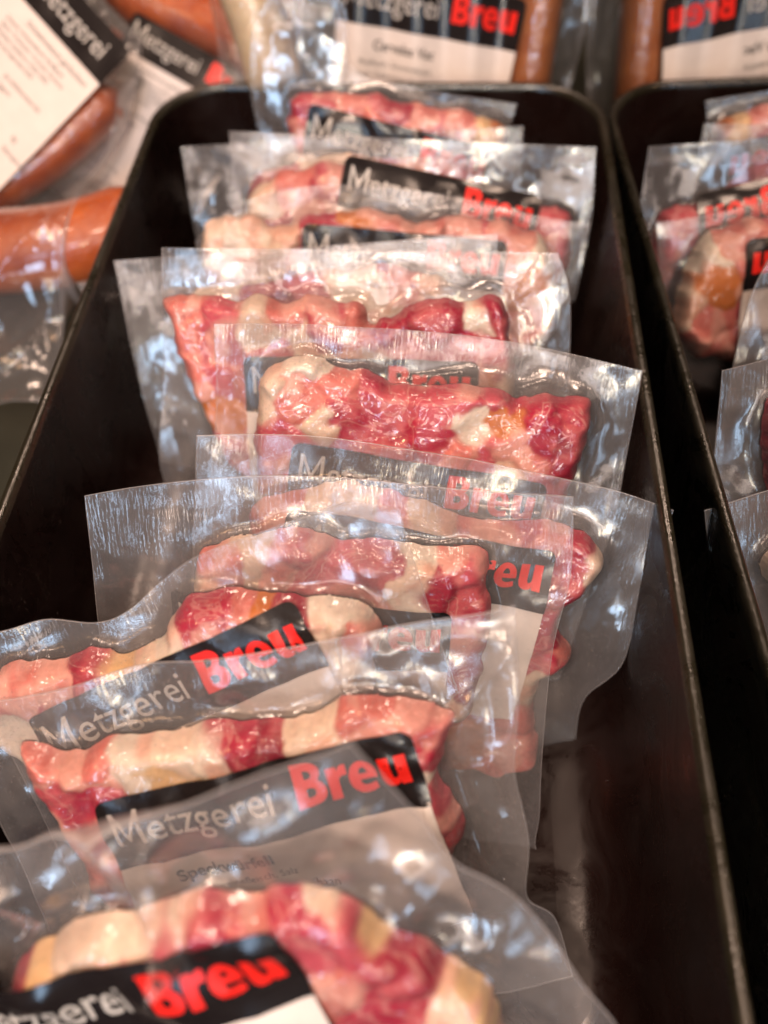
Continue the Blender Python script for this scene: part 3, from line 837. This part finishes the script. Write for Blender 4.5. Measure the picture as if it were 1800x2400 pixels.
b = bacon('bacon pack at the left edge with a wavy film top and label tilted steeply anticlockwise', Y=.132, lean=50, TL=(-130, 1365), TR=(862, 1095), seed=3, L=.17)
b.meat([(-80, 1500), (-10, 1462), (60, 1452), (130, 1445), (165, 1405), (225, 1410), (250, 1432), (290, 1402), (350, 1380), (370, 1330), (420, 1295), (500, 1280), (570, 1300), (640, 1300), (690, 1288), (760, 1310), (825, 1350), (835, 1400), (800, 1480), (790, 1600), (400, 1700), (50, 1680), (-60, 1600)],
       [(20, 1490, 'S'), (100, 1475, 'S'), (190, 1440, 'R'), (180, 1475, 'R'), (240, 1455, 'Y'), (300, 1430, 'F'), (330, 1405, 'W'), (400, 1360, 'R'), (455, 1325, 'R'), (510, 1310, 'S'), (550, 1315, 'O'), (420, 1400, 'P'), (600, 1330, 'R'), (680, 1325, 'W'), (730, 1370, 'F'), (770, 1335, 'W'), (790, 1375, 'S'), (740, 1430, 'W'), (690, 1400, 'F')], T=0.0126, edge=.007)
b.film(top=[(0, 1362), (90, 1345), (200, 1348), (270, 1325), (340, 1265), (410, 1212), (500, 1170), (620, 1125), (760, 1080)], right=[(935, 1340), (990, 1500)], waves=.003)
b.label((20, 1565), (634, 1290))

b = bacon('sharply focused bacon pack with a wide empty clear film corner at its left', Y=.170, lean=52, TL=(180, 1073), TR=(1240, 1075), seed=4, L=.175)
b.meat([(405, 1235), (420, 1192), (520, 1180), (620, 1150), (700, 1165), (800, 1190), (900, 1185), (930, 1200), (1000, 1175), (1045, 1190), (1048, 1280), (1070, 1330), (1040, 1500), (1000, 1600), (500, 1600), (420, 1350)],
       [(470, 1225, 'S'), (545, 1235, 'F'), (600, 1240, 'S'), (650, 1200, 'P'), (700, 1240, 'P'), (660, 1280, 'R'), (780, 1285, 'S'), (820, 1225, 'R'), (760, 1210, 'P'), (880, 1260, 'F'), (890, 1212, 'W'), (990, 1205, 'S'), (955, 1290, 'R'), (1010, 1245, 'P'), (1015, 1320, 'R'), (900, 1320, 'W'), (850, 1340, 'S'), (1000, 1400, 'P'), (1010, 1480, 'D')], T=0.0118)
b.film(top=[(340, 1045), (520, 1028), (700, 1033), (950, 1050)], left=[(195, 1220), (208, 1345), (225, 1500), (260, 1800)], right=[(1232, 1240), (1192, 1400), (1172, 1600), (1165, 1750), (1158, 1880), (1230, 2050)], waves=.002, seal_w=.030)
b.label((390, 1280), (977, 1322))

b = bacon('bacon pack whose pointed right film corner reaches over the tray rim', Y=.196, lean=54, TL=(420, 945), TR=(1455, 1102), seed=5, L=.175)
b.meat([(520, 1160), (560, 1085), (640, 1062), (800, 1052), (880, 1070), (960, 1110), (1040, 1130), (1130, 1130), (1260, 1140), (1292, 1190), (1307, 1235), (1272, 1290), (1210, 1330), (1222, 1380), (1240, 1420), (1210, 1450), (1165, 1490), (1155, 1600), (1175, 1740), (1000, 1900), (600, 1700), (520, 1350)],
       [(600, 1090, 'S'), (700, 1085, 'F'), (780, 1075, 'F'), (850, 1095, 'S'), (940, 1125, 'F'), (1030, 1150, 'S'), (1100, 1150, 'P'), (1190, 1165, 'S'), (1255, 1180, 'R'), (1262, 1240, 'F'), (1215, 1240, 'R'), (1210, 1290, 'D'), (1200, 1370, 'R'), (1215, 1420, 'S'), (1180, 1440, 'R'), (1140, 1570, 'S'), (1140, 1730, 'O'), (1130, 1650, 'S')], T=0.0115)
b.film(top=[(700, 945), (900, 978), (1244, 1046), (1350, 1067)], right=[(1370, 1330), (1335, 1430), (1262, 1500), (1245, 1590), (1252, 1690), (1200, 1860), (1245, 2080)], waves=.005, seal_w=.034)
b.label((628, 1100), (1205, 1192))

b = bacon('bacon pack with bright red meat above the clearest grey and red logo', Y=.252, lean=52, TL=(462, 700), TR=(1387, 800), seed=6, L=.165)
b.meat([(575, 772), (690, 768), (720, 800), (850, 830), (960, 845), (1060, 842), (1120, 870), (1200, 850), (1285, 860), (1278, 950), (1245, 1050), (1215, 1150), (1120, 1300), (600, 1250), (540, 1050), (548, 900)],
       [(605, 800, 'F'), (665, 790, 'W'), (640, 838, 'S'), (570, 890, 'F'), (590, 945, 'P'), (650, 875, 'S'), (720, 840, 'S'), (740, 895, 'R'), (820, 870, 'R'), (690, 930, 'F'), (650, 960, 'P'), (870, 900, 'R'), (930, 950, 'R'), (1016, 935, 'W'), (1018, 900, 'W'), (870, 980, 'D'), (1000, 865, 'P'), (950, 880, 'P'), (1085, 865, 'P'), (1085, 905, 'O'), (1150, 900, 'R'), (1235, 890, 'R'), (1095, 960, 'P'), (1180, 960, 'R'), (1150, 1010, 'S'), (1110, 1045, 'F'), (1050, 1040, 'P'), (1235, 1000, 'D'), (1210, 1050, 'D'), (560, 1010, 'S'), (600, 1020, 'O'), (640, 1040, 'P'), (780, 940, 'R')], T=0.0126, edge=.007)
b.film(top=[(700, 700), (1000, 727), (1200, 760)], left=[(465, 890), (455, 1140), (500, 1300)], right=[(1340, 1060), (1300, 1200), (1200, 1500)], waves=.005, seal_w=.026)
b.label((630, 955), (1185, 1046))

b = bacon('bacon pack with glossy red ridge and pale bluish glare down its right film margin', Y=.312, lean=54, TL=(355, 534), TR=(1206, 546), seed=7, L=.165)
b.meat([(350, 670), (362, 640), (450, 645), (560, 645), (640, 655), (700, 640), (760, 665), (810, 702), (880, 675), (950, 645), (1010, 668), (1060, 642), (1095, 652), (1112, 740), (1120, 800), (1130, 950), (1000, 1060), (500, 1060), (440, 900), (380, 800)],
       [(400, 665, 'S'), (460, 690, 'P'), (400, 715, 'S'), (480, 745, 'P'), (470, 800, 'R'), (560, 700, 'F'), (620, 685, 'S'), (640, 730, 'F'), (720, 715, 'P'), (860, 715, 'R'), (930, 685, 'R'), (980, 705, 'R'), (1035, 700, 'W'), (1070, 690, 'R'), (1090, 760, 'P'), (600, 770, 'P'), (560, 830, 'S'), (1000, 750, 'R'), (780, 720, 'S')], T=0.0118, edge=.007)
b.film(right=[(1230, 640), (1230, 800), (1220, 1000)], left=[(350, 800), (345, 1000), (380, 1100)], waves=.004, seal_w=.024,
       folds=[(1120, 640, 1190, 560, .004, .003), (1130, 680, 1150, 800, .004, .003)])
b.label((508, 768), (1036, 782))

b = bacon('bacon pack with clear film corner second from the left in the fanned group', Y=.338, lean=54, TL=(245, 563), TR=(1075, 505), seed=8, L=.16)
b.meat([(400, 640), (480, 620), (620, 600), (760, 580), (900, 570), (1000, 620), (1000, 900), (500, 950), (440, 800)], T=0.0104, chunk_labels=False)
b.film(left=[(345, 1000)], waves=.004)

b = bacon('leftmost film corner of the fanned packs, a bacon pack tilted anticlockwise', Y=.358, lean=55, TL=(165, 611), TR=(980, 505), seed=9, L=.15)
b.meat([(420, 660), (500, 620), (700, 590), (900, 580), (960, 850), (500, 900)], T=0.0096, chunk_labels=False)
b.film(left=[(330, 920)], waves=.004)

b = bacon('bacon pack with glowing orange and cream chunks above a half hidden label', Y=.385, lean=56, TL=(425, 520), TR=(1277, 482), seed=10, L=.16)
b.meat([(430, 500), (470, 478), (540, 470), (620, 500), (660, 470), (740, 445), (850, 455), (900, 480), (1000, 470), (1100, 480), (1180, 510), (1200, 580), (1200, 800), (500, 820), (440, 600)],
       [(470, 500, 'F'), (530, 500, 'W'), (600, 510, 'F'), (690, 500, 'R'), (740, 510, 'R'), (770, 480, 'O'), (830, 490, 'S'), (900, 500, 'S'), (1000, 490, 'P'), (1120, 510, 'S')], T=0.0126)
b.film(top=[(520, 440), (700, 400), (950, 420), (1180, 470)], right=[(1240, 600), (1190, 800)], waves=.005)
b.label((640, 480), (1098, 521))

b = bacon('bacon pack with pale film corner standing against the far right side of the tray', Y=.432, lean=58, TL=(495, 283), TR=(1287, 318), seed=12, L=.15)
b.meat([(520, 420), (600, 370), (700, 350), (850, 375), (900, 380), (1000, 420), (1120, 440), (1225, 440), (1245, 490), (1200, 680), (600, 680), (540, 500)],
       [(560, 430, 'F'), (640, 400, 'S'), (700, 390, 'P'), (780, 400, 'S'), (850, 420, 'S'), (940, 430, 'P'), (1010, 440, 'R'), (1100, 460, 'P'), (1210, 450, 'R')], T=0.0111)
b.film(right=[(1275, 480), (1240, 650)], waves=.004)
b.label((735, 330), (1172, 425))

b = bacon('bacon pack second from the back with a dim film corner at its upper left', Y=.458, lean=60, TL=(388, 318), TR=(1130, 272), seed=13, L=.14)
b.meat([(520, 400), (620, 350), (740, 330), (850, 340), (1050, 350), (1100, 600), (560, 600)], T=0.0089, chunk_labels=False)
b.film(waves=.004)

b = bacon('rearmost bacon pack leaning on the back rim with a small yellow fat piece', Y=.484, lean=64, TL=(545, 60), TR=(1118, 225), seed=14, L=.14)
b.meat([(615, 240), (640, 200), (700, 190), (760, 200), (900, 220), (1000, 245), (1080, 262), (1105, 285), (1080, 330), (900, 400), (640, 380)],
       [(650, 230, 'R'), (700, 210, 'P'), (760, 215, 'S'), (850, 220, 'R'), (920, 235, 'S'), (1000, 260, 'S'), (1055, 278, 'Y'), (1095, 285, 'O'), (650, 290, 'P')], T=0.0096, edge=.007)
b.film(top=[(600, -20), (738, 0), (765, 150), (900, 190)], left=[(540, 180), (560, 300)], waves=.004)
b.label((688, 228), (1072, 322))

# ------------------------------------------------------------------ sausage packs around the tray
GS = 'vacuum packs of sausages around the tray'
def saus(label, **kw): return Pack('sausage_pack', label, 'sausage pack', GS, **kw)

b = saus('sausage pack behind the tray with black and white label, brown sausage at its right', Y=.62, lean=68, TL=(560, -150), TR=(1285, -110), seed=20, L=.19)
b.sausages([[(1195, -140), (1165, 20), (1125, 300)], [(625, -140), (610, 20), (600, 300)], [(900, -120), (900, 300)], [(780, -120), (770, 300)], [(1030, -120), (1010, 300)]], rr=[.016, .015, .014, .014, .014], mat=M_SAUSB)
b.film(waves=.006, right=[(1262, 60), (1215, 260), (1200, 400)], folds=[(1240, -60, 1230, 120, .006, .004), (1215, 20, 1240, 180, .005, .004)])
b.label((760, -70), (1140, 0), kind='cervelas', body=.095, scale=1.08)

b = saus('pale sausage pack with cream casing between the two labelled packs behind the tray', Y=.575, lean=62, TL=(440, -130), TR=(640, -120), seed=22, L=.17)
b.sausages([[(490, -160), (525, -40), (560, 60), (600, 200)]], rr=[.019], mat=M_PALE)
b.film(waves=.006, left=[(480, 160), (520, 260)], right=[(640, 190), (640, 260)])

b = saus('sausage pack at the upper left with a narrow label beside the tray corner', Z=-.022, lean=38, TL=(230, -20), TR=(620, 200), seed=21, L=.30)
b.sausages([[(240, -60), (330, 10), (470, 60), (600, 140)], [(300, -120), (450, -40), (600, 20)], [(240, 60), (215, 200), (180, 330)]], rr=[.020, .018, .014], mat=M_SAUS)
b.film(crinkle=.003, waves=.008, left=[(220, 200), (150, 480)], right=[(560, 330), (300, 620)])
b.label((300, 28), (575, 188), kind='sausage', body=.125, scale=.92, flat=.038)

b = saus('sausage pack at the upper left edge under a large steeply tilted white label', Z=.03, lean=38, TL=(60, -170), TR=(310, 90), seed=23, L=.26)
b.sausages([[(250, 190), (185, 258), (95, 340), (0, 405), (-120, 490)], [(60, -80), (0, 60), (-100, 200)]], rr=[.0155, .015], mat=M_SAUS)
b.film(crinkle=.003, waves=.008, left=[(-350, 300)], right=[(285, 230), (240, 340), (60, 560)])
b.label((40, -160), (285, 112), kind='sausage', body=.170, scale=1.05, red=False, flat=.034)

b = saus('sausage pack at the left with one thick orange sausage ending at the tray side', Z=-.062, lean=6, TL=(-300, 400), TR=(250, 330), seed=24, L=.28)
b.sausages([[(-300, 560), (-100, 548), (60, 534), (160, 520), (260, 490), (340, 455)]], rr=[.0265], mat=M_SAUS)
b.film(crinkle=.003, waves=.010, right=[(225, 560), (150, 700), (110, 850)], left=[(-360, 900)], folds=[(0, 690, 180, 610, .006, .005), (0, 790, 130, 700, .005, .005)])
